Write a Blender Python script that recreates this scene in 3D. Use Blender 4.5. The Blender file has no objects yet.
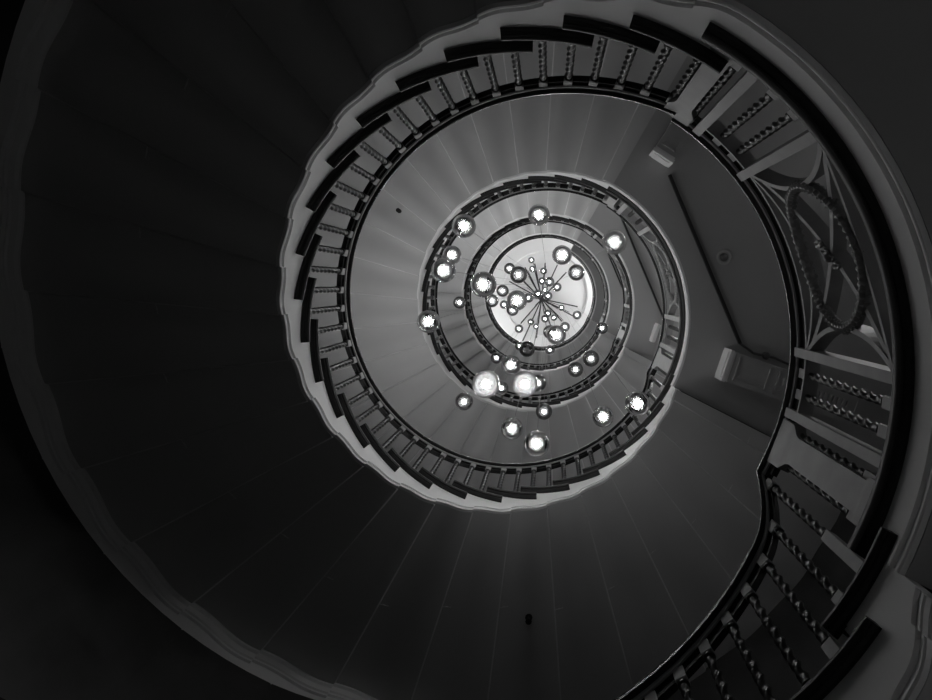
import bpy, bmesh, math, random
from math import sin, cos, pi, radians, sqrt, atan2, degrees, hypot
random.seed(7)
scene = bpy.context.scene
COL = scene.collection

# ------------------------------------------------------------------ dimensions (metres)
H = 4.2                      # storey height
RISE = H / 26.0
RW = 1.5                     # radius of the well at the handrail
STR = 1.515                   # face of the string
WALL = 3.1                   # curved wall along the flights
WALL2 = 4.05                 # wall at the back of the landings
P0 = 57.0                    # where every flight starts (degrees)
DP = 11.04                   # one tread
CEIL = 24.3
EYE = 1.583
FPX = 660.0
CX, CY = 0.117, 0.3225       # camera in plan

def P(ph, r, z):
    a = radians(ph)
    return (r * cos(a), -r * sin(a), z)

# ------------------------------------------------------------------ materials
def mat(name, col, rough=0.6, metal=0.0, var=0.12, scale=6.0, bump=0.0, spec=0.5):
    m = bpy.data.materials.new(name); m.use_nodes = True
    nt = m.node_tree; b = nt.nodes['Principled BSDF']
    tc = nt.nodes.new('ShaderNodeTexCoord'); nz = nt.nodes.new('ShaderNodeTexNoise')
    nz.inputs['Scale'].default_value = scale; nz.inputs['Detail'].default_value = 5
    nt.links.new(tc.outputs['Object'], nz.inputs['Vector'])
    rp = nt.nodes.new('ShaderNodeValToRGB')
    lo, hi = col * (1 - var), min(1.0, col * (1 + var))
    rp.color_ramp.elements[0].position = 0.3; rp.color_ramp.elements[1].position = 0.7
    rp.color_ramp.elements[0].color = (lo, lo, lo, 1); rp.color_ramp.elements[1].color = (hi, hi, hi, 1)
    nt.links.new(nz.outputs['Fac'], rp.inputs['Fac'])
    nt.links.new(rp.outputs['Color'], b.inputs['Base Color'])
    b.inputs['Roughness'].default_value = rough; b.inputs['Metallic'].default_value = metal
    b.inputs['Specular IOR Level'].default_value = spec
    if bump:
        bp = nt.nodes.new('ShaderNodeBump'); bp.inputs['Strength'].default_value = bump
        bp.inputs['Distance'].default_value = 0.01
        nt.links.new(nz.outputs['Fac'], bp.inputs['Height']); nt.links.new(bp.outputs['Normal'], b.inputs['Normal'])
    return m

M = {
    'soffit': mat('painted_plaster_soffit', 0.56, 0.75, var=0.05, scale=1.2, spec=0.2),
    'seam': mat('filler_seam', 0.72, 0.6, var=0.05),  # joint highlight put into the colour; the ticks are real seams
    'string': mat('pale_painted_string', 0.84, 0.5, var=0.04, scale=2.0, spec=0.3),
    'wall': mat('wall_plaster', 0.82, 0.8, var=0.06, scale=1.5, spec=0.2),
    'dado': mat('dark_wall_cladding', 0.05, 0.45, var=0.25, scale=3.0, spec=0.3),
    'tread': mat('dark_stained_tread', 0.022, 0.45, var=0.3, scale=12, spec=0.25),
    'rail': mat('dark_polished_handrail', 0.020, 0.25, var=0.3, scale=10, spec=0.5),
    'post': mat('grey_oak_post', 0.32, 0.5, var=0.1, scale=8, spec=0.3),
    'twist': mat('dark_twist_oak', 0.013, 0.33, var=0.2, scale=20, spec=0.4),
    'rope': mat('carved_rope_oak', 0.24, 0.35, var=0.25, scale=30, spec=0.4),
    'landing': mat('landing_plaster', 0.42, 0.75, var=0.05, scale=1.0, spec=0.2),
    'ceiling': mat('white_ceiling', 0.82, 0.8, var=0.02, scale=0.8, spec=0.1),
    'floor': mat('stone_floor', 0.42, 0.5, var=0.2, scale=2.0),
    'white': mat('white_gloss_paint', 0.78, 0.4, var=0.03),
    'panel': mat('painted_door_joinery', 0.42, 0.5, var=0.05),
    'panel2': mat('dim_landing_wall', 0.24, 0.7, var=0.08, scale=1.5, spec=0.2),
    'black': mat('black_metal', 0.015, 0.4, var=0.1),
    'cable': mat('cable_sheath', 0.10, 0.5, var=0.05),
    'brass': mat('dull_metal', 0.25, 0.35, metal=0.8, var=0.05),
}

def glass_mat(name, edge, gl=1.0, mid=0.80):
    m = bpy.data.materials.new(name); m.use_nodes = True
    nt = m.node_tree; nt.nodes.clear(); N = nt.nodes.new; L = nt.links.new
    out = N('ShaderNodeOutputMaterial'); tr = N('ShaderNodeBsdfTransparent'); gs = N('ShaderNodeBsdfGlossy')
    gs.inputs['Roughness'].default_value = 0.04; gs.inputs['Color'].default_value = (gl, gl, gl, 1)
    lw = N('ShaderNodeLayerWeight'); lw.inputs['Blend'].default_value = 0.5
    ramp = N('ShaderNodeValToRGB')           # longer path through the glass near the rim
    ramp.color_ramp.elements[0].position = 0.0; ramp.color_ramp.elements[0].color = (mid, mid, mid, 1)
    ramp.color_ramp.elements[1].position = 0.92; ramp.color_ramp.elements[1].color = (edge, edge, edge, 1)
    e = ramp.color_ramp.elements.new(0.35); q = 0.35 * mid + 0.65 * edge; e.color = (q, q, q, 1)
    L(lw.outputs['Facing'], ramp.inputs['Fac']); L(ramp.outputs['Color'], tr.inputs['Color'])
    fr = N('ShaderNodeFresnel'); fr.inputs['IOR'].default_value = 1.5
    mx = N('ShaderNodeMixShader'); L(fr.outputs['Fac'], mx.inputs['Fac']); L(tr.outputs[0], mx.inputs[1]); L(gs.outputs[0], mx.inputs[2])
    L(mx.outputs[0], out.inputs['Surface'])
    return m
M['glass'] = glass_mat('clear_blown_glass', 0.42)
M['thin'] = glass_mat('thin_clear_glass', 0.66, mid=0.93)
M['smoke'] = glass_mat('smoked_glass', 0.25)

def glow_mat(fac):  # shell material for the added glow round a bulb
    m = bpy.data.materials.new('milky_inner_glass'); m.use_nodes = True
    nt = m.node_tree; nt.nodes.clear(); N = nt.nodes.new; L = nt.links.new
    out = N('ShaderNodeOutputMaterial'); tr = N('ShaderNodeBsdfTransparent'); tl = N('ShaderNodeBsdfTranslucent')
    tl.inputs['Color'].default_value = (.9, .9, .9, 1)
    mx = N('ShaderNodeMixShader'); mx.inputs['Fac'].default_value = fac
    L(tr.outputs[0], mx.inputs[1]); L(tl.outputs[0], mx.inputs[2]); L(mx.outputs[0], out.inputs['Surface'])
    return m
M['milk'] = glow_mat(.06); M['milk_full'] = glow_mat(.055)

def emis(name, s):
    m = bpy.data.materials.new(name); m.use_nodes = True
    nt = m.node_tree; nt.nodes.clear()
    out = nt.nodes.new('ShaderNodeOutputMaterial'); e = nt.nodes.new('ShaderNodeEmission')
    e.inputs['Strength'].default_value = s; nt.links.new(e.outputs[0], out.inputs['Surface'])
    return m
BULBS = (54.0, 24.0, 190.0)                     # low, middle and high pendants
for k, e in enumerate(BULBS): M['bulb%d' % k] = emis('lit_bulb_%d' % k, e)
M['deadbulb'] = mat('unlit_bulb', 0.3, 0.2)

WMAT = {n: emis('daylight_pane_%d' % n, e) for n, e in ((1, 8.0), (2, 15.0), (3, 20.0), (4, 9.0))}  # panes of unseen windows added for fill light
LMAT = {n: emis('lamp_diffuser_%d' % n, e) for n, e in enumerate((54.0, 44.0, 250.0, 80.0, 60.0))}  # unseen lamps added to brighten the flights
WIN_A = {1: 200.0, 2: 150.0, 3: 150.0, 4: 200.0}

# ------------------------------------------------------------------ mesh helpers
class MB:
    def __init__(s): s.v = []; s.f = []; s.m = []
    def add(s, vs, fs, mi=0):
        o = len(s.v); s.v += [tuple(v) for v in vs]
        for f in fs: s.f.append(tuple(i + o for i in f)); s.m.append(mi)
    def sweep(s, rings, closed=False, caps=True, mi=0):
        n = len(rings[0]); vs = [p for r in rings for p in r]; fs = []
        k = len(rings); last = k if closed else k - 1
        for i in range(last):
            j = (i + 1) % k
            for a in range(n):
                b = (a + 1) % n
                fs.append((i * n + a, i * n + b, j * n + b, j * n + a))
        if caps and not closed:
            fs.append(tuple(range(n))[::-1]); fs.append(tuple((k - 1) * n + a for a in range(n)))
        s.add(vs, fs, mi)
    def sect(s, path, prof, **k):     # path: (phi, r0, z0); prof: list of (dr, dz)
        s.sweep([[P(ph, r + a, z + b) for a, b in prof] for ph, r, z in path], **k)
    def cyl(s, a0, a1, r0, r1, z0, z1, n=None, mi=0):   # curved box
        n = n or max(1, int(abs(a1 - a0) / 3))
        s.sect([(a0 + (a1 - a0) * i / n, 0, 0) for i in range(n + 1)], [(r0, z0), (r1, z0), (r1, z1), (r0, z1)], mi=mi)
    def box(s, c, sx, sy, sz, rot=0, mi=0):
        ca, sa = cos(rot), sin(rot); vs = []
        for z in (-sz / 2, sz / 2):
            for x, y in ((-sx / 2, -sy / 2), (sx / 2, -sy / 2), (sx / 2, sy / 2), (-sx / 2, sy / 2)):
                vs.append((c[0] + x * ca - y * sa, c[1] + x * sa + y * ca, c[2] + z))
        s.add(vs, [(3, 2, 1, 0), (4, 5, 6, 7), (0, 1, 5, 4), (1, 2, 6, 5), (2, 3, 7, 6), (3, 0, 4, 7)], mi)
    def lathe(s, prof, n=16, c=(0, 0, 0), mi=0):
        s.sweep([[(c[0] + r * cos(2 * pi * i / n), c[1] + r * sin(2 * pi * i / n), c[2] + z) for i in range(n)] for r, z in prof], mi=mi)
    def tube(s, a, b, r, n=6, mi=0):
        d = [b[i] - a[i] for i in range(3)]; l = sqrt(sum(x * x for x in d)) or 1; d = [x / l for x in d]
        u = (0, 0, 1) if abs(d[2]) < .9 else (1, 0, 0)
        e1 = (d[1] * u[2] - d[2] * u[1], d[2] * u[0] - d[0] * u[2], d[0] * u[1] - d[1] * u[0])
        q = sqrt(sum(x * x for x in e1)); e1 = [x / q for x in e1]
        e2 = (d[1] * e1[2] - d[2] * e1[1], d[2] * e1[0] - d[0] * e1[2], d[0] * e1[1] - d[1] * e1[0])
        s.sweep([[tuple(p[k] + r * (cos(2 * pi * i / n) * e1[k] + sin(2 * pi * i / n) * e2[k]) for k in range(3)) for i in range(n)] for p in (a, b)], mi=mi)
    def sphere(s, c, r, nu=16, nv=10, mi=0):
        vs = [(c[0], c[1], c[2] - r)]; fs = []
        for j in range(1, nv):
            t = pi * j / nv
            for i in range(nu): vs.append((c[0] + r * sin(t) * cos(2 * pi * i / nu), c[1] + r * sin(t) * sin(2 * pi * i / nu), c[2] - r * cos(t)))
        vs.append((c[0], c[1], c[2] + r)); top = len(vs) - 1
        for i in range(nu):
            k = (i + 1) % nu
            fs.append((0, 1 + k, 1 + i)); fs.append((top, 1 + (nv - 2) * nu + i, 1 + (nv - 2) * nu + k))
            for j in range(nv - 2): fs.append((1 + j * nu + i, 1 + j * nu + k, 1 + (j + 1) * nu + k, 1 + (j + 1) * nu + i))
        s.add(vs, fs, mi)
    def mesh(s, name, mats, smooth=False, org=(0, 0, 0)):
        me = bpy.data.meshes.new(name)
        me.from_pydata([(v[0] - org[0], v[1] - org[1], v[2] - org[2]) for v in s.v], [], s.f)
        for m in (mats if isinstance(mats, (list, tuple)) else [mats]): me.materials.append(m)
        me.polygons.foreach_set('material_index', s.m)
        bm = bmesh.new(); bm.from_mesh(me); bmesh.ops.recalc_face_normals(bm, faces=bm.faces); bm.to_mesh(me); bm.free()
        if smooth:
            me.polygons.foreach_set('use_smooth', [True] * len(me.polygons))
            try: me.set_sharp_from_angle(angle=radians(38))
            except Exception: pass
        me.update(); return me
    def build(s, name, mats, parent=None, smooth=False, loc=None):
        me = s.mesh(name, mats, smooth)
        o = bpy.data.objects.new(name, me); COL.objects.link(o)
        if parent is not None: attach(o, parent)
        return o

def attach(o, p):        # every parent is an un-rotated, un-scaled root: keep world coordinates
    o.parent = p; w = p.location if p.parent is None else wloc(p)
    o.location = (o.location[0] - w[0], o.location[1] - w[1], o.location[2] - w[2])
def wloc(p):
    x, y, z = p.location
    while p.parent is not None:
        p = p.parent; x += p.location[0]; y += p.location[1]; z += p.location[2]
    return (x, y, z)
def tag(o, label=None, cat=None, group=None, kind=None):
    if label: o['label'] = label
    if cat: o['category'] = cat
    if group: o['group'] = group
    if kind: o['kind'] = kind
    return o
def thing(name, loc, label, cat, group=None):
    o = bpy.data.objects.new(name, None); o.empty_display_size = 0.1
    o.location = loc; COL.objects.link(o); return tag(o, label, cat, group)
def place(name, me, loc, rz, parent):
    o = bpy.data.objects.new(name, me); COL.objects.link(o); o.rotation_euler = (0, 0, rz)
    if parent is not None:
        w = wloc(parent); o.parent = parent; o.location = (loc[0] - w[0], loc[1] - w[1], loc[2] - w[2])
    else: o.location = loc
    return o

# ------------------------------------------------------------------ stair geometry
def WR(ph):                                    # the curved wall swings out a little towards the top of a flight
    t = min(1, max(0, (ph - 235) / 62)); return WALL + .32 * t * t * (3 - 2 * t)
def riser_at(i): return P0 + DP * (i - 1)
def rail_z(n, ph): return H * n + 1.079 + .01463 * (ph - 62)
LRAIL = 1.121                                  # underside of the landing handrail above the landing
JUMP = 0.17
CUSP0 = 64.2
def soffit_z(n, ph, after=True):               # underside of flight n; every tread has its own shallow wave
    k = (ph - CUSP0) / DP; i = math.floor(k + 1e-6); u = k - i
    if not after and u < 1e-5: i -= 1; u = 1.0
    g = JUMP + (1 - JUMP) * (u + .115 * sin(2 * pi * u))
    return H * n - .262 + RISE * (i + g)
def soffit_path(a0, a1, n, sub=12):
    out = [(a0, soffit_z(n, a0))]; i0 = math.floor((a0 - CUSP0) / DP)
    for i in range(i0, 40):
        for j in range(sub):
            ph = CUSP0 + DP * (i + j / sub)
            if ph <= a0 + 1e-3 or ph >= a1 - 1e-3: continue
            if j == 0: out.append((ph - .02, soffit_z(n, ph, False)))
            out.append((ph, soffit_z(n, ph)))
    out.append((a1, soffit_z(n, a1))); return out
LT = .33                                      # thickness of a landing
FLOORNAME = ['lowest', 'second', 'third', 'fourth', 'topmost']
A_END = P0 + DP * 25                            # 333 degrees: last riser, up to the landing

flight_lab = [
    'nearest stair flight, cut by the lower right corner, dark treads on a pale string',
    'big stair flight with the wide grey soffit sweeping across the lower left',
    'middle stair flight seen through the large dark handrail ring, mid grey soffit',
    'small pale stair flight between the second and third handrail rings from outside',
    'topmost and smallest stair flight, narrow pale soffit round the bright ceiling']
for n in range(5):
    root = thing('stair_flight', P(P0, 2.3, H * n), flight_lab[n], 'stairs', 'flights of the spiral stair')
    for i in range(1, 26):
        a, b, z = riser_at(i), riser_at(i + 1), H * n + RISE * i
        t = MB()
        t.cyl(a - .6, b, 1.52, WR(a) - .002, z - .04, z, 4)
        # return nosing that projects into the well and runs on past the next riser
        t.sect([(a - 1.7 + (DP + 5.6) * j / 6, 0, 0) for j in range(7)],
               [(1.468, z - .028), (1.474, z - .035), (1.484, z - .035), (1.486, z - .040), (1.500, z - .047), (1.525, z - .047), (1.525, z - .002), (1.472, z - .002), (1.465, z - .010), (1.465, z - .022)])
        t.cyl(a, a + .5, 1.52, WR(a) - .002, z - RISE, z - .04, 1, mi=1)
        t.build('tread', [M['tread'], M['string']], root)
    sp = soffit_path(P0 + 1.5 if n else P0, A_END, n)
    if n == 0: sp = [(a, max(z, .02)) for a, z in sp]
    # string: stepped top behind the nosings, wavy bottom
    s = MB(); rings = []
    for a, z in sp:
        i = min(25, max(1, int((a - P0) / DP) + 1)); top = H * n + RISE * i - .03
        rings.append([P(a, STR, z + .005), P(a, STR, max(top, z + .05)), P(a, STR + .06, max(top, z + .05)), P(a, STR + .06, z + .005)])
    s.sweep(rings); st = s.build('string', M['string'], root)
    g = MB()
    pr = [(0, 0), (-.020, 0), (-.024, .010), (-.022, .022), (-.004, .030), (-.003, .058), (-.022, .062), (-.022, .078), (0, .080)]
    g.sect([(a, STR, z) for a, z in sp], pr); g.build('string_moulding', M['string'], st)
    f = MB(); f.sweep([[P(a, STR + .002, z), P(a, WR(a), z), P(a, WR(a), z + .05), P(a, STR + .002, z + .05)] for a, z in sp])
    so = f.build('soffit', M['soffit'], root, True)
    # paler beads paint light caught at soffit joints, short ticks across them half way out
    q = MB()
    for k in range(0, 25):
        ph = CUSP0 + DP * k
        if ph < P0 + 2 or ph > A_END - 2 or (n == 0 and k < 4): continue
        z = soffit_z(n, ph, False)
        zb_ = soffit_z(n, ph + .02)
        q.sweep([[P(ph - .05 - .003 * 57.3 / r, r, z - .002), P(ph + .011 * 57.3 / r, r, soffit_z(n, ph + .011 * 57.3 / r) - .002), P(ph + .01, r, zb_ + .01)] for r in (STR + .01, WR(ph) - .03)])
        if n == 1 and k % 1 == 0:
            rm = 2.33 + .06 * sin(k * 1.7)
            q.sweep([[P(ph + d, rr, soffit_z(n, ph + max(d, 0.01)) - e) for rr, e in ((rm - .006, 0.0005), (rm, .005), (rm + .006, .0005))] for d in (.05, .6, 1.2, 1.8)])
    q.build('joint_bead', M['seam'], so)
    w = MB()
    w.sect([(a, WR(a), z) for a, z in sp if a < 286], [(0, 0), (-.05, 0), (-.05, -.018), (-.035, -.03), (-.032, -.075), (-.02, -.082), (-.018, -.095), (0, -.1)])
    w.build('wall_moulding', M['string'], root)

# ------------------------------------------------------------------ balusters
def twist_mesh(length, rings, sides, turns):
    b = MB(); R = []
    R.append([(.018 * cos(2 * pi * i / sides), .018 * sin(2 * pi * i / sides), 0) for i in range(sides)])
    for k in range(rings + 1):
        t = k / rings; z = .018 + (length - .036) * t; e = min(1, t * 12, (1 - t) * 12)
        tw = 2 * pi * turns * t
        R.append([((.0190 + .0052 * e * cos(2 * (2 * pi * i / sides) - tw)) * cos(2 * pi * i / sides),
                   (.0190 + .0052 * e * cos(2 * (2 * pi * i / sides) - tw)) * sin(2 * pi * i / sides), z) for i in range(sides)])
    R.append([(.018 * cos(2 * pi * i / sides), .018 * sin(2 * pi * i / sides), length) for i in range(sides)])
    b.sweep(R)
    b.lathe([(.022, 0), (.027, .006), (.027, .016), (.022, .022)], sides)
    b.lathe([(.022, length - .022), (.027, length - .016), (.027, length - .006), (.022, length)], sides)
    return b.mesh('twist_shaft', M['twist'], True)
SH = .69
TW_HI = twist_mesh(SH, 112, 16, 8)
TW_LO = twist_mesh(SH, 64, 8, 8)
SHL = .84
TWL_HI = twist_mesh(SHL, 130, 16, 9.5); TWL_LO = twist_mesh(SHL, 72, 8, 9.5)
def block_mesh(w, h):
    b = MB(); b.sweep([[(x * (w / 2 - c), y * (w / 2 - c), z) for x, y in ((-1, -1), (1, -1), (1, 1), (-1, 1))] for c, z in ((.004, 0), (0, .005), (0, h - .005), (.004, h))])
    return b.mesh('block', M['post'])
TOPB = block_mesh(.052, .085); BASE = {}
def baluster(ph, zf, zr, root, hi, sh=SH, hm=None, lm=None):
    """zf: floor under it, zr: underside of the rail; the shaft has a fixed length, the base block takes the rest"""
    hb = round(zr - .085 - sh - zf, 3)
    if hb not in BASE: BASE[hb] = block_mesh(.052, hb)
    x, y, _ = P(ph, 1.562, 0)
    o = place('baluster', (hm or TW_HI) if hi else (lm or TW_LO), (x, y, zf + hb), -radians(ph), root)
    for nm, me, z in (('base_block', BASE[hb], -hb), ('top_block', TOPB, sh)):
        c = bpy.data.objects.new(nm, me); COL.objects.link(c); c.parent = o; c.location = (0, 0, z)
    return o

RAILP = [(0, .024), (0, .038), (.006, .043), (.004, .054), (.016, .066), (.050, .071), (.088, .066), (.100, .052), (.100, .024), (.088, .010), (.076, .0),
         (.040, .0), (.037, .002), (.036, .018), (.014, .018)]
BEAD = [(.027, .018), (.027, -.007), (.030, -.009), (.038, -.009), (.038, .018)]
UNDER = [(.048, 0), (.048, -.018), (.054, -.020), (.054, -.034), (.048, -.036), (.048, -.058), (.082, -.058), (.082, 0)]
bal_lab = [
    'nearest dark handrail and twisted balusters, cutting the lower right edge of the view',
    'large ring of dark handrail and twisted balusters sweeping round the left side',
    'second largest ring of handrail and balusters, inside the big dark ring',
    'third ring of handrail and balusters, small and close around the white ceiling',
    'innermost thin ring of handrail and balusters edging the white ceiling']
for n in range(5):
    root = thing('stair_balustrade', P(P0, 1.547, H * n), bal_lab[n], 'balustrade', 'balustrades of the spiral stair')
    path = []
    a = P0
    while a < 318.9: path.append((a, RW, rail_z(n, a))); a += 2.0
    z1 = H * (n + 1) + LRAIL
    for j in range(13):                        # gooseneck up to the landing rail
        t = j / 12; a = 319 + 11.5 * t; zz = rail_z(n, a); path.append((a, RW, zz + (z1 - zz) * t ** 2.6))
    h = MB(); h.sect(path, RAILP); hr = h.build('handrail', M['rail'], root, True)
    h = MB(); h.sect(path, BEAD); h.build('rail_bead', M['post'], hr)
    u = MB(); u.sect(path, UNDER); u.build('under_rail', M['rail'], root)
    for i in range(1, 26):
        for k in (2.2, 7.72):
            ph = riser_at(i) + k
            if ph > 330: continue
            zr = path[-1][2]
            for p, q2 in zip(path, path[1:]):
                if p[0] <= ph <= q2[0]: zr = p[2] + (q2[2] - p[2]) * (ph - p[0]) / (q2[0] - p[0])
            baluster(ph, H * n + RISE * i, zr, root, n < 2)

# ------------------------------------------------------------------ landings
land_lab = [None,
    'nearest landing, broad grey slab edge curving down the right side behind the oval panel',
    'second landing, grey ceiling with a small round downlight right of the globes',
    'third landing, small slab with a pale curved edge right of the globes',
    'fourth landing, thin grey crescent at the right of the white ceiling',
    'top landing, narrow pale crescent edging the right side of the white ceiling']
def frame_pts(pts, th, r0=1.522, r1=1.602):
    """flat bar of thickness th along (phi, z) points on the cylinder of the balustrade"""
    rings = []; n = len(pts)
    for i, (a, z) in enumerate(pts):
        a0, z0 = pts[max(0, i - 1)]; a1, z1 = pts[min(n - 1, i + 1)]
        dx = radians(a1 - a0) * 1.547; dz = z1 - z0; l = hypot(dx, dz) or 1
        nx, nz = -dz / l * th / 2, dx / l * th / 2; da = degrees(nx / 1.547)
        rings.append([P(a - da, r0, z - nz), P(a + da, r0, z + nz), P(a + da, r1, z + nz), P(a - da, r1, z - nz)])
    return rings
def rope_rings(pts, rad, closed, turns, r=1.545, lobes=3, amp=.30, sides=12):
    R = []; n = len(pts)
    for i, (a, z) in enumerate(pts):
        if closed: a0, z0 = pts[i - 1]; a1, z1 = pts[(i + 1) % n]
        else: a0, z0 = pts[max(0, i - 1)]; a1, z1 = pts[min(n - 1, i + 1)]
        dx = radians(a1 - a0) * r; dz = z1 - z0; l = hypot(dx, dz) or 1; nx, nz = -dz / l, dx / l
        tw = 2 * pi * turns * i / n; ring = []
        for k in range(sides):
            t = 2 * pi * k / sides; q = rad * (1 + amp * cos(lobes * t - tw * lobes))
            ring.append(P(a + degrees(q * cos(t) * nx / r), r + q * sin(t), z + q * cos(t) * nz))
        R.append(ring)
    return R
PC, PW = 17.7, 40.0
for n in range(1, 6):
    zf = H * n
    root = thing('stair_landing', P(15, 2.6, zf - LT), land_lab[n], 'landing', 'landings of the spiral stair')
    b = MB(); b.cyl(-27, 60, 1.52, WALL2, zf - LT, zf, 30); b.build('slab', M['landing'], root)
    b = MB(); b.sect([(-28.7 + 89.7 * j / 36, 0, 0) for j in range(37)],
             [(1.468, zf - 0.065), (1.474, zf - 0.078), (1.484, zf - 0.078), (1.486, zf - 0.087), (1.500, zf - 0.100), (1.525, zf - 0.100), (1.525, zf - 0.019), (1.472, zf - 0.019), (1.465, zf - 0.033), (1.465, zf - 0.055)])
    b.build('nosing', M['tread'], root)
    b = MB(); b.cyl(-27, 58.5, STR, STR + .06, zf - LT + .005, zf - .03, 36); fa = b.build('fascia', M['string'], root)
    b = MB(); b.sect([(-27 + 85.5 * j / 36, STR, zf - LT) for j in range(37)],
             [(0, 0), (-.020, 0), (-.024, .010), (-.022, .022), (-.004, .030), (-.003, .058), (-.022, .062), (-.022, .078), (0, .080)])
    b.build('fascia_moulding', M['string'], fa)

    # balustrade along the edge of the landing
    lab = ['', 'nearest landing railing at the right, with posts and the large rope oval panel',
           'landing railing with small oval panel, right of the globes on the second ring',
           'landing railing on the third ring, right of the white ceiling, panel tiny',
           'landing railing on the fourth ring, a thin dark crescent right of the ceiling',
           'thinnest landing railing, edging the right of the white ceiling'][n]
    rb = thing('landing_balustrade', P(15, 1.547, zf), lab, 'balustrade', 'railings along the landings')
    b = MB(); b.sect([(-29.5 + 86.5 * j / 44, RW, zf + LRAIL) for j in range(45)], RAILP); hr = b.build('handrail', M['rail'], rb, True)
    b = MB(); b.sect([(-29.4 + 86.4 * j / 44, RW, zf + LRAIL) for j in range(45)], BEAD); b.build('rail_bead', M['post'], hr)
    b = MB(); b.sect([(-28.5 + 85.5 * j / 44, RW, zf + LRAIL) for j in range(45)], UNDER); b.build('under_rail', M['rail'], rb)
    arc = lambda z, a0=-15.2, a1=51: [(a0 + (a1 - a0) * j / 30, zf + z) for j in range(31)]
    b = MB(); b.sweep(frame_pts(arc(.985), .018)); b.build('top_frame', M['post'], rb)
    b = MB(); b.sweep(frame_pts(arc(.04), .018)); b.build('bottom_frame', M['post'], rb)
    for ph in (51, 37.7, -2.2, -15.2):
        b = MB(); d = degrees(.026 / 1.547); b.cyl(ph - d, ph + d, 1.512, 1.600, zf, zf + LRAIL, 1); b.build('post', M['post'], rb)
    for ph in (46.6, 42.1, -6.5, -10.9): baluster(ph, zf, zf + LRAIL - .02, rb, n < 3, SHL, TWL_HI, TWL_LO)
    for ph in (-18.6, -24.9, 54.0): baluster(ph, zf, zf + LRAIL, rb, n < 3, SHL, TWL_HI, TWL_LO)
    for ph, w in ((-21.6, .075), (56.6, .05)):      # broad shouldered newel boards
        b = MB(); rings = []
        for z, k in ((0, 1.25), (.10, 1.25), (.12, 1.0), (.86, 1.0), (.90, 1.15), (.96, 1.7), (LRAIL, 1.75)):
            d = degrees(w * k / 1.547); rings.append([P(ph - d, 1.515, zf + z), P(ph + d, 1.515, zf + z), P(ph + d, 1.58, zf + z), P(ph - d, 1.58, zf + z)])
        b.sweep(rings); b.build('newel_board', M['post'], rb)
    U = lambda u, v: (PC - PW * u, zf + v)
    for s_ in (1, -1):
        b = MB(); b.sweep(frame_pts([U(s_ * (-.47 + .94 * j / 24), .94 - .86 * j / 24) for j in range(25)],   .028, 1.528, 1.598))
        b.build('diagonal_bar', M['post'], rb)
        b = MB(); b.sweep(frame_pts([U(s_ * (.335 + .15 * (abs(j / 20 - .5) * 2) ** 2.2), .05 + .92 * j / 20) for j in range(21)], .026))
        b.build('end_arc', M['post'], rb)
    b = MB(); b.sweep(frame_pts([U(-.46 + .92 * j / 24, .83 + .66 * (-.46 + .92 * j / 24) ** 2) for j in range(25)], .020)); b.build('side_curve', M['post'], rb)
    b = MB(); b.sweep(frame_pts([U(-.46 + .92 * j / 24, .205 - .58 * (-.46 + .92 * j / 24) ** 2) for j in range(25)], .020)); b.build('side_curve', M['post'], rb)
    N = 120 if n < 3 else 48
    b = MB(); b.sweep(rope_rings([U(.335 * cos(2 * pi * j / N), .53 + .305 * sin(2 * pi * j / N)) for j in range(N)],   .026, True, 20, r=1.530, sides=12 if n < 3 else 6), closed=True)
    b.build('rope_ring', M['rope'], rb, True)
    if n < 3:
        b = MB(); K = 40                              # tied cord at the crossing
        for q in range(4):
            b.sweep(rope_rings([U(-.055 + .035 * q + .012 * cos(2 * pi * j / 16), .585 - .04 * q + .03 * sin(2 * pi * j / 16)) for j in range(16)], .009, True, 4, r=1.52, sides=6), closed=True)
        b.sphere(P(PC - PW * .012, 1.515, zf + .515), .024, 10, 8)
        b.build('cord_knot', M['rope'], rb, True)

# ------------------------------------------------------------------ joinery under the landing ceilings
def lintel(n, px, py, ang, length, width, label):
    z1 = H * n - LT; a = radians(ang); hgt = .24
    x, y = px * RW, py * RW
    rt = thing('door_lintel', (x, -y, z1 - hgt), label, 'lintel', 'lintels hung under the landings')
    def pt(l, w, z): return (x + l * cos(a) - w * sin(a), -(y + l * sin(a) + w * cos(a)), z)
    def bx(mb, l0, l1, w0, w1, za, zb): mb.add([pt(l, w, z) for z in (za, zb) for l, w in ((l0, w0), (l1, w0), (l1, w1), (l0, w1))], [(3, 2, 1, 0), (4, 5, 6, 7), (0, 1, 5, 4), (1, 2, 6, 5), (2, 3, 7, 6), (3, 0, 4, 7)])
    w = width / 2
    b = MB(); bx(b, .03, length, -w, w, z1 - hgt, z1); b.build('lintel_body', M['panel'], rt)
    b = MB(); bx(b, 0, .035, -w - .01, w + .01, z1 - hgt - .012, z1); bx(b, -.012, 0, -w + .02, w - .02, z1 - hgt + .03, z1 - .03); bx(b, .035, .055, -w, w, z1 - hgt - .006, z1); b.build('end_plate', M['white'], rt)
    b = MB()
    for l0, l1 in ((.10, .42), (.50, length - .05)):
        for (a0, a1, b0, b1) in ((l0, l1, -w + .03, -w + .045), (l0, l1, w - .045, w - .03), (l0, l0 + .015, -w + .03, w - .03), (l1 - .015, l1, -w + .03, w - .03)):
            bx(b, a0, a1, b0, b1, z1 - hgt - .015, z1 - hgt)
        bx(b, l0 + .04, l1 - .04, -w + .075, -w + .085, z1 - hgt - .010, z1 - hgt)
    b.build('panel_moulding', M['panel'], rt)
    l = .56
    while l < length - .12:
        b = MB(); bx(b, l, l + .022, -.005, .06, z1 - hgt - .025, z1 - hgt); b.build('dentil', M['panel'], rt); l += .045
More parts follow.
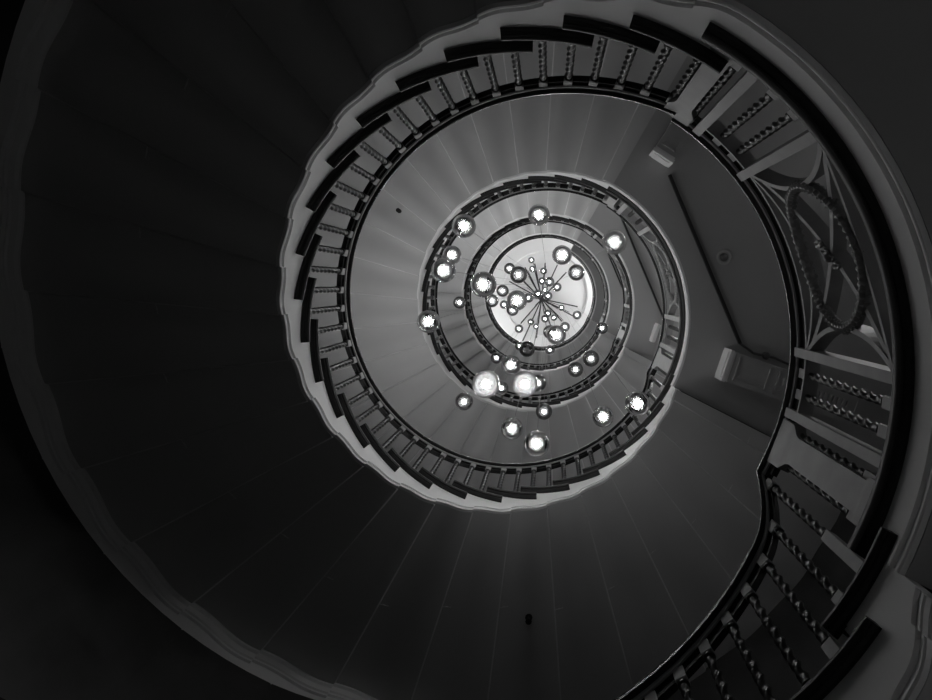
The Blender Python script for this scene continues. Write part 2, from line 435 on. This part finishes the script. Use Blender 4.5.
for n in range(2, 5):
    w_ = {2: 'second landing', 3: 'third landing', 4: 'fourth landing'}[n]
    lintel(n, 1.20, -.295, -19, 1.35, .29, 'white ended moulded door lintel with dentils under the %s, lower right' % w_)
    lintel(n, .80, 1.02, 57, 1.2, .21, 'pale ended door lintel under the %s, upper right' % w_)
    p0, p1 = (.87 * RW, .93 * RW), (1.33 * RW, -.17 * RW); z = H * n - LT
    rt = thing('ceiling_track', (p0[0], -p0[1], z - .07), 'straight dark track fixed under the %s ceiling' % w_, 'track', 'dark tracks under the landings')
    b = MB(); d = (p1[0] - p0[0], p1[1] - p0[1]); L_ = hypot(*d)
    b.box(((p0[0] + p1[0]) / 2, -(p0[1] + p1[1]) / 2, z - .02), L_, .03, .04, -atan2(d[1], d[0])); b.build('track_rail', M['black'], rt)
    if n == 2:
        b = MB(); pts = [(1.33, -.17), (1.42, -.235), (1.56, -.265), (1.70, -.33)]
        for (xa, ya), (xb, yb) in zip(pts, pts[1:]): b.tube((xa * RW, -ya * RW, z - .02), (xb * RW, -yb * RW, z - .02), .012, 6)
        b.build('conduit', M['cable'], rt)
        b = MB(); b.lathe([(.035, 0), (.04, -.02), (.03, -.04), (.012, -.045)], 12, (1.50 * RW, .25 * RW, z)); b.build('junction_cap', M['cable'], rt, True)
dl = thing('ceiling_downlight', (1.228 * RW, -.393 * RW, H * 2 - LT), 'small round unlit downlight set in the second landing ceiling', 'light fitting')
c = dl.location
b = MB(); b.lathe([(.045, 0), (.075, -.002), (.078, -.012), (.062, -.022), (.046, -.016), (.045, 0)], 24, c); b.build('trim_ring', M['panel'], dl, True)
b = MB(); b.lathe([(.04, 0), (.04, -.01), (.022, -.024), (.001, -.028)], 20, c); b.build('lamp_cap', M['brass'], dl, True)
# little dark hooks under two soffits
def soffit_hook(n, px, py, label):
    for _ in range(1):
        best = None
        for r10 in range(156, 305, 2):
            for a10 in range(600, 3330, 10):
                r = r10 / 100; a = a10 / 10; z = soffit_z(n, a); x, y = r * cos(radians(a)), r * sin(radians(a))
                u = 548.3 + FPX * (x - CX) / (z - EYE); v = 284.4 - FPX * (y - CY) / (z - EYE); d = hypot(u - px, v - py)
                if best is None or d < best[0]: best = (d, a, r, z)
        _, a, r, z = best
    x, y, _ = P(a, r, 0)
    rt = thing('sprinkler_head', (x, y, z), label, 'sprinkler', 'sprinkler heads under the stair')
    b = MB(); b.lathe([(.03, .004), (.03, -.008), (.012, -.012), (.010, -.05), (.016, -.055), (.001, -.06)], 10, (x, y, z)); b.build('nozzle', M['black'], rt, True)
    b = MB(); b.lathe([(.001, -.066), (.026, -.068), (.026, -.072), (.001, -.073)], 10, (x, y, z)); b.build('deflector', M['black'], rt, True)
soffit_hook(2, 399, 211, 'tiny dark sprinkler head on the pale middle soffit, left of the globes')
soffit_hook(1, 527, 618, 'tiny dark sprinkler head on the big soffit near the bottom edge')

# ------------------------------------------------------------------ the setting
def struct(mb, name, m):
    o = mb.build(name, m); o['kind'] = 'structure'; return o
b = MB(); b.sect([(60 + (A_END - 60) * j / 120, WR(60 + (A_END - 60) * j / 120), 0) for j in range(121)], [(0, 0), (.2, 0), (.2, CEIL), (0, CEIL)]); struct(b, 'wall_stair', M['wall'])
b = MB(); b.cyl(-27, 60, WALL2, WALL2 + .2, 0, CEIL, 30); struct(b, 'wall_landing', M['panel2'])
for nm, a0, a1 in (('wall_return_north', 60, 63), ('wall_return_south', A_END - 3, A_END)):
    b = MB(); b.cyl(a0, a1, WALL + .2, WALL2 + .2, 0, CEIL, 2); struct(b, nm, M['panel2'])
b = MB(); b.lathe([(WALL2 + .3, -.2), (WALL2 + .3, 0)], 64); struct(b, 'floor', M['floor'])
b = MB()                                            # ceiling with a shallow round recess over the well
K = 96; prof = [(WALL2 + .3, CEIL + .5), (WALL2 + .3, CEIL), (1.48, CEIL), (1.46, CEIL + .03), (1.44, CEIL + .07), (.01, CEIL + .08)]
b.sweep([[(r * cos(2 * pi * i / K), r * sin(2 * pi * i / K), z) for i in range(K)] for r, z in prof]); struct(b, 'ceiling', M['ceiling'])
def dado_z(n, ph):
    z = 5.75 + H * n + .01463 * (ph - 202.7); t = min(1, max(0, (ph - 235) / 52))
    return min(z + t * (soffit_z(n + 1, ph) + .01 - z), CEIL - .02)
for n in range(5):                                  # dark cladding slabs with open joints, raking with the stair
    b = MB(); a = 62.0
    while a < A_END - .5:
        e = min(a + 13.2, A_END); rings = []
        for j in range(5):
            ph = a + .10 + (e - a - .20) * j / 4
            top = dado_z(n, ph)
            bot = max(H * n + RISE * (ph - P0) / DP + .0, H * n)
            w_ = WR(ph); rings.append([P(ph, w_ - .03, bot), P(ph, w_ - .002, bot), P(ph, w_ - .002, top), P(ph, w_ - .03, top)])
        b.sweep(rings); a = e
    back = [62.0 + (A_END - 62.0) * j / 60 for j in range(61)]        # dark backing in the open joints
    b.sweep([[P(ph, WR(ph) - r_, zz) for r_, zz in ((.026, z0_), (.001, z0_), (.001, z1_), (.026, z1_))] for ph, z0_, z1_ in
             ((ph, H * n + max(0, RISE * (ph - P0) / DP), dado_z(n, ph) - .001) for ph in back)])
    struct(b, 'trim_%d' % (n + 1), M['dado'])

# unseen round lamps added under the landings to brighten the flights
LAMP_LAB = ['round ceiling lamp under the nearest landing, at the ground floor', 'round ceiling lamp at the back under the second landing', 'round ceiling lamp at the back under the third landing',
            'round ceiling lamp at the back under the fourth landing', 'round ceiling lamp at the back under the top landing']
for n in range(5):
    x, y, _ = P((15, 30, 10, 15, 15)[n], 2.9 if n == 0 else 3.82, 0); z = H * (n + 1) - LT
    lt = thing('ceiling_lamp', (x, y, z - .05), LAMP_LAB[n], 'ceiling lamp', 'ceiling lamps under the landings')
    b = MB(); b.lathe([(.20, 0), (.215, -.01), (.215, -.05), (.20, -.055), (.195, -.03), (.195, 0)], 32, (x, y, z)); b.build('rim', M['white'], lt, True)
    b = MB(); b.lathe([(.193, -.02), (.193, -.045), (.15, -.055), (.001, -.06)], 32, (x, y, z)); b.build('diffuser', LMAT[n], lt, True)
# unseen windows added to the curved wall to light the upper storeys
for n in range(1, 5):
    for a0 in (WIN_A[n],):
        b = MB(); a1 = a0 + 34; zt = (soffit_z(n + 1, a0) if n < 4 else CEIL) - (1.9 if n < 4 else .95); zb = zt - (1.25 if n < 4 else 1.8)
        if n == 4: zb = max(zb, H * n + RISE * (a1 - P0) / DP + .5)
        b.cyl(a0, a1, WALL - .075, WALL - .035, zb, zt, 12, mi=1)
        for j in range(5):
            a = a0 + (a1 - a0) * j / 4; b.cyl(a - .6, a + .6, WALL - .10, WALL - .035, zb - .05, zt + .05, 1)
        for z in (zb, (zb + zt) / 2, zt): b.cyl(a0, a1, WALL - .095, WALL - .035, z - .03, z + .03, 12)
        o = b.build('window_%d' % n, [M['white'], WMAT[n]]); o['kind'] = 'structure'
b = MB(); a0, a1, zb, zt = -12, 32, CEIL - 2.1, CEIL - .5       # window in the landing wall, put in unseen to brighten the ceiling
b.cyl(a0, a1, WALL2 - .075, WALL2 - .035, zb, zt, 14, mi=1)
for j in range(6):
    a = a0 + (a1 - a0) * j / 5; b.cyl(a - .5, a + .5, WALL2 - .10, WALL2 - .035, zb - .05, zt + .05, 1)
for z in (zb, (zb + zt) / 2, zt): b.cyl(a0, a1, WALL2 - .095, WALL2 - .035, z - .03, z + .03, 14)
o = b.build('window_5', [M['white'], emis('daylight_pane_5', 14.0)]); o['kind'] = 'structure'

# ------------------------------------------------------------------ the chandelier of glass globes
GL = [  # pixel x, y, radius in the photograph
 (486,384,14),(525,384,13.2),(536.5,443.5,13),(637.5,403.5,12.5),(603,416.5,10.7),(512,428.5,11),(464,401.5,9),(544,411.5,8.3),
 (464,226,12),(539,215,11),(614.5,242,12.7),(443.5,270.5,12.3),(452,255,9.5),(428.5,321.5,11.5),(483.5,284.6,13.2),(517,300.4,10.2),
 (459.5,302.5,6.3),(562,255,9.9),(576.4,272.5,8.3),(518.5,274.8,8.7),(509.6,268.5,5.7),(502.6,290.8,6.2),(492,300.8,6.6),(504,304.6,4.3),
 (512.6,310,6),(528.5,297.8,5),(538,294,4.5),(548,295.8,4.4),(545,290,3.2),(542,281,3.8),(549.5,281.8,4.9),(557,287,4.6),(543.6,271,3.6),
 (532.4,269,3.4),(531.4,260,3.3),(561.6,307.8,3.2),(577,315,4.5),(519,328.7,4.3),(530.8,322,3.5),(536,326.5,3),(545,318.7,4),(547.8,313.4,3.8),
 (553.9,317.6,3.3),(564.9,326.8,5),(556.3,335,9.8),(550,332,7),(527,349,8),(519.5,346,4.5),(532,357.5,3),(550,350,4.9),(557.3,353,3.6),
 (602,328,6),(591,358.5,8.3),(575.5,369.5,7.8),(496.5,357.8,6),(511,365,10.1),(538,383,8.5),(501.5,388,7)]
GLAB = {
 0: 'largest glowing glass globe, left one of the two brightest below the ceiling',
 1: 'large glowing glass globe, right one of the two brightest below the ceiling',
 2: 'large clear globe hanging lowest in the view, over the big handrail ring at the bottom',
 3: 'large clear globe over the balusters at the lower right, rightmost of all',
 4: 'clear globe at the lower right, just left of the rightmost one',
 5: 'clear globe with visible filament, up and left of the bottommost globe',
 6: 'medium globe below and left of the largest glowing globe',
 7: 'medium globe over the pale string, straight above the bottommost globe',
 8: 'large globe over the second ring at the upper left',
 9: 'dark rimmed globe topmost of all, above the white ceiling',
 10: 'large globe over the second landing railing at the upper right',
 11: 'large globe at the left, over the second ring, lower of an overlapping pair',
 12: 'medium globe at the left, upper one of an overlapping pair over the second ring',
 13: 'large globe farthest left, over the second ring of balusters',
 14: 'big dark rimmed globe on the left rim of the white ceiling',
 15: 'big dark rimmed globe just left of the rod hub',
 16: 'small globe alone on the grey soffit left of the white ceiling',
 17: 'large dark rimmed globe at the upper right inside the white ceiling',
 18: 'dark rimmed globe at the right inside the white ceiling',
 19: 'dark rimmed globe at the upper left inside the white ceiling, larger of a touching pair',
 20: 'small globe half hidden behind a dark rimmed globe, upper left of the white ceiling',
 21: 'dark ringed small globe between two big dark rimmed globes left of the hub',
 22: 'small globe overlapping the lower edge of the big globe on the left ceiling rim',
 23: 'pale faint small globe left of the big globe beside the hub',
 24: 'small globe peeping out below the big globe beside the hub',
 25: 'small globe half hidden at the right of the big globe beside the hub',
 44: 'large dark rimmed globe at the lower right inside the white ceiling',
 45: 'dark globe half hidden behind the left of the large lower right ceiling globe',
 46: 'dark unlit smoky globe over the innermost ring at the bottom of the ceiling',
 47: 'small globe half hidden at the upper left of the dark unlit globe',
 48: 'tiny globe just below and right of the dark unlit globe',
 49: 'small globe over the innermost ring, right of the dark unlit globe',
 50: 'tiny globe touching the lower right of the small globe on the innermost ring',
 51: 'small globe on the third ring at the right of the white ceiling',
 52: 'clear globe below right of the ceiling, upper one of two on the soffit',
 53: 'clear globe below right of the ceiling, lower left one of two on the soffit',
 54: 'small globe on the third ring at the lower left of the ceiling',
 55: 'medium glowing globe above the two brightest globes',
 56: 'globe half hidden behind the right of the two brightest globes',
 57: 'small globe tucked at the lower right of the largest glowing globe',
}
HX, HY = 541.6, 299.0
auto = [i for i in range(len(GL)) if i not in GLAB]
seen = set()
hours = ['three', 'two', 'one', 'twelve', 'eleven', 'ten', 'nine', 'eight', 'seven', 'six', 'five', 'four']
for i in sorted(auto, key=lambda k: hypot(GL[k][0] - HX, GL[k][1] - HY)):
    x, y, r = GL[i]; d = hypot(x - HX, y - HY); hh = hours[int(round(degrees(atan2(HY - y, x - HX)) / 30)) % 12]
    for far in ('nearest the rod hub', 'second out from the hub', 'third out from the hub', 'fourth out from the hub', 'fifth out from the hub'):
        l = '%s globe on the white ceiling, %s towards %s o\'clock' % ('tiny' if r < 3.7 else 'small', far, hh)
        key = (far, hh)
        if key not in seen: seen.add(key); GLAB[i] = l; break
GR = .10
g = MB(); g.sphere((0, 0, 0), GR, 32, 20); GLASS = g.mesh('glass_globe', M['glass'], True); THIN = GLASS.copy(); THIN.materials[0] = M['thin']; SMOKE = GLASS.copy(); SMOKE.materials[0] = M['smoke']
g = MB(); g.sphere((0, 0, -.005), .052, 20, 14); GLOW = [g.mesh('inner_diffuser', M['milk'], True)]  # added shells that stand in for the halo round the bulbs
g = MB(); g.sphere((0, 0, 0), .080, 20, 14); GLOW.append(g.mesh('inner_diffuser', M['milk_full'], True))
BULBM = []
for k, rb in enumerate((.030, .026, .022)):
    g = MB(); g.sphere((0, 0, -.008), rb, 10, 7); BULBM.append(g.mesh('bulb', M['bulb%d' % k], True))
DEAD = BULBM[0].copy()
BRIGHT = BULBM[0].copy(); BRIGHT.materials[0] = emis('bright_bulb', BULBS[0] * 2); DEAD.materials[0] = M['deadbulb']
g = MB(); g.lathe([(.012, .02), (.014, .03), (.016, .085), (.024, .094), (.024, .104), (.008, .112)], 12); SOCK = g.mesh('socket', M['brass'], True)
TOPZ = CEIL - .12
hubx, huby = CX + (HX - 548.3) * (TOPZ - EYE) / FPX, CY + (284.4 - HY) * (TOPZ - EYE) / FPX
ch = thing('chandelier_hub', (hubx, -huby, CEIL + .08), 'ceiling hub with thin dark rods fanning out over the white ceiling', 'chandelier')
b = MB(); b.lathe([(.09, 0.02), (.09, -.03), (.05, -.07), (.02, -.20), (.001, -.21)], 20, (hubx, -huby, CEIL + .08)); b.build('canopy', M['black'], ch, True)
ends = []
for i, (x, y, r) in enumerate(GL):
    zr = min(FPX * GR / r, CEIL - EYE - .75); X = CX + (x - 548.3) * zr / FPX; Y = CY + (284.4 - y) * zr / FPX; z = zr + EYE
    rt = thing('globe_pendant', (X, -Y, z), GLAB[i], 'pendant lamp', 'glass globe pendants in the stairwell')
    dark = i == 46
    parts = [('glass_globe', SMOKE if dark else THIN if zr < 7.5 and i != 14 else GLASS), ('bulb', DEAD if dark else BRIGHT if i in (0, 1) else BULBM[0 if zr < 7 else 1 if zr < 12 else 2]), ('socket', SOCK)]
    if not dark and zr < 12: parts.append(('inner_diffuser', GLOW[1 if i in (0, 1) else 0]))
    for nm, me in parts:
        o = bpy.data.objects.new(nm, me); COL.objects.link(o); o.parent = rt
    b = MB(); b.tube((X, -Y, z + .105), (X, -Y, TOPZ), .0022, 4); b.build('cable', M['cable'], rt)
    ends.append((X, Y))
# rods seen against the ceiling, by where they end
for x, y in ((509.3,281.3),(525,267.3),(557.4,265),(566.4,272.3),(577.6,306.7),(573,316),(561.9,321.4),(545.3,262.8),(520.6,323.6),(522.8,341),(536.3,338),(524,282),(534.8,263.6),(552,330)):
    k = (TOPZ - EYE) / FPX; ends.append((CX + (x - 548.3) * k, CY + (284.4 - y) * k))
for X, Y in ends:
    if hypot(X - hubx, Y - huby) > .12:
        b = MB(); b.tube((hubx, -huby, TOPZ), (X, -Y, TOPZ), .022 if ends.index((X, Y)) >= len(GL) else .010, 5); b.build('rod', M['black'], ch)

# ------------------------------------------------------------------ camera, world, view
cam = bpy.data.cameras.new('camera'); co = bpy.data.objects.new('camera', cam); COL.objects.link(co)
co.location = (CX, -CY, EYE); co.rotation_euler = (pi, 0, 0)
cam.sensor_width = 36; cam.sensor_fit = 'HORIZONTAL'; cam.lens = FPX / 932 * 36
cam.shift_x = -(548.3 - 466) / 932; cam.shift_y = -(350 - 284.4) / 932
cam.clip_start = .02; cam.clip_end = 200
scene.camera = co
w = bpy.data.worlds.new('world'); scene.world = w; w.use_nodes = True
w.node_tree.nodes['Background'].inputs['Color'].default_value = (1, 1, 1, 1)
w.node_tree.nodes['Background'].inputs['Strength'].default_value = 0.0
vs = scene.view_settings
vs.view_transform = 'Standard'; vs.look = 'None'; vs.gamma = 1; vs.exposure = 0.0; vs.use_curve_mapping = False
cy = scene.cycles
cy.use_denoising = True; cy.max_bounces = 10; cy.diffuse_bounces = 6; cy.transparent_max_bounces = 24
cy.caustics_reflective = False; cy.caustics_refractive = False; cy.sample_clamp_indirect = 4
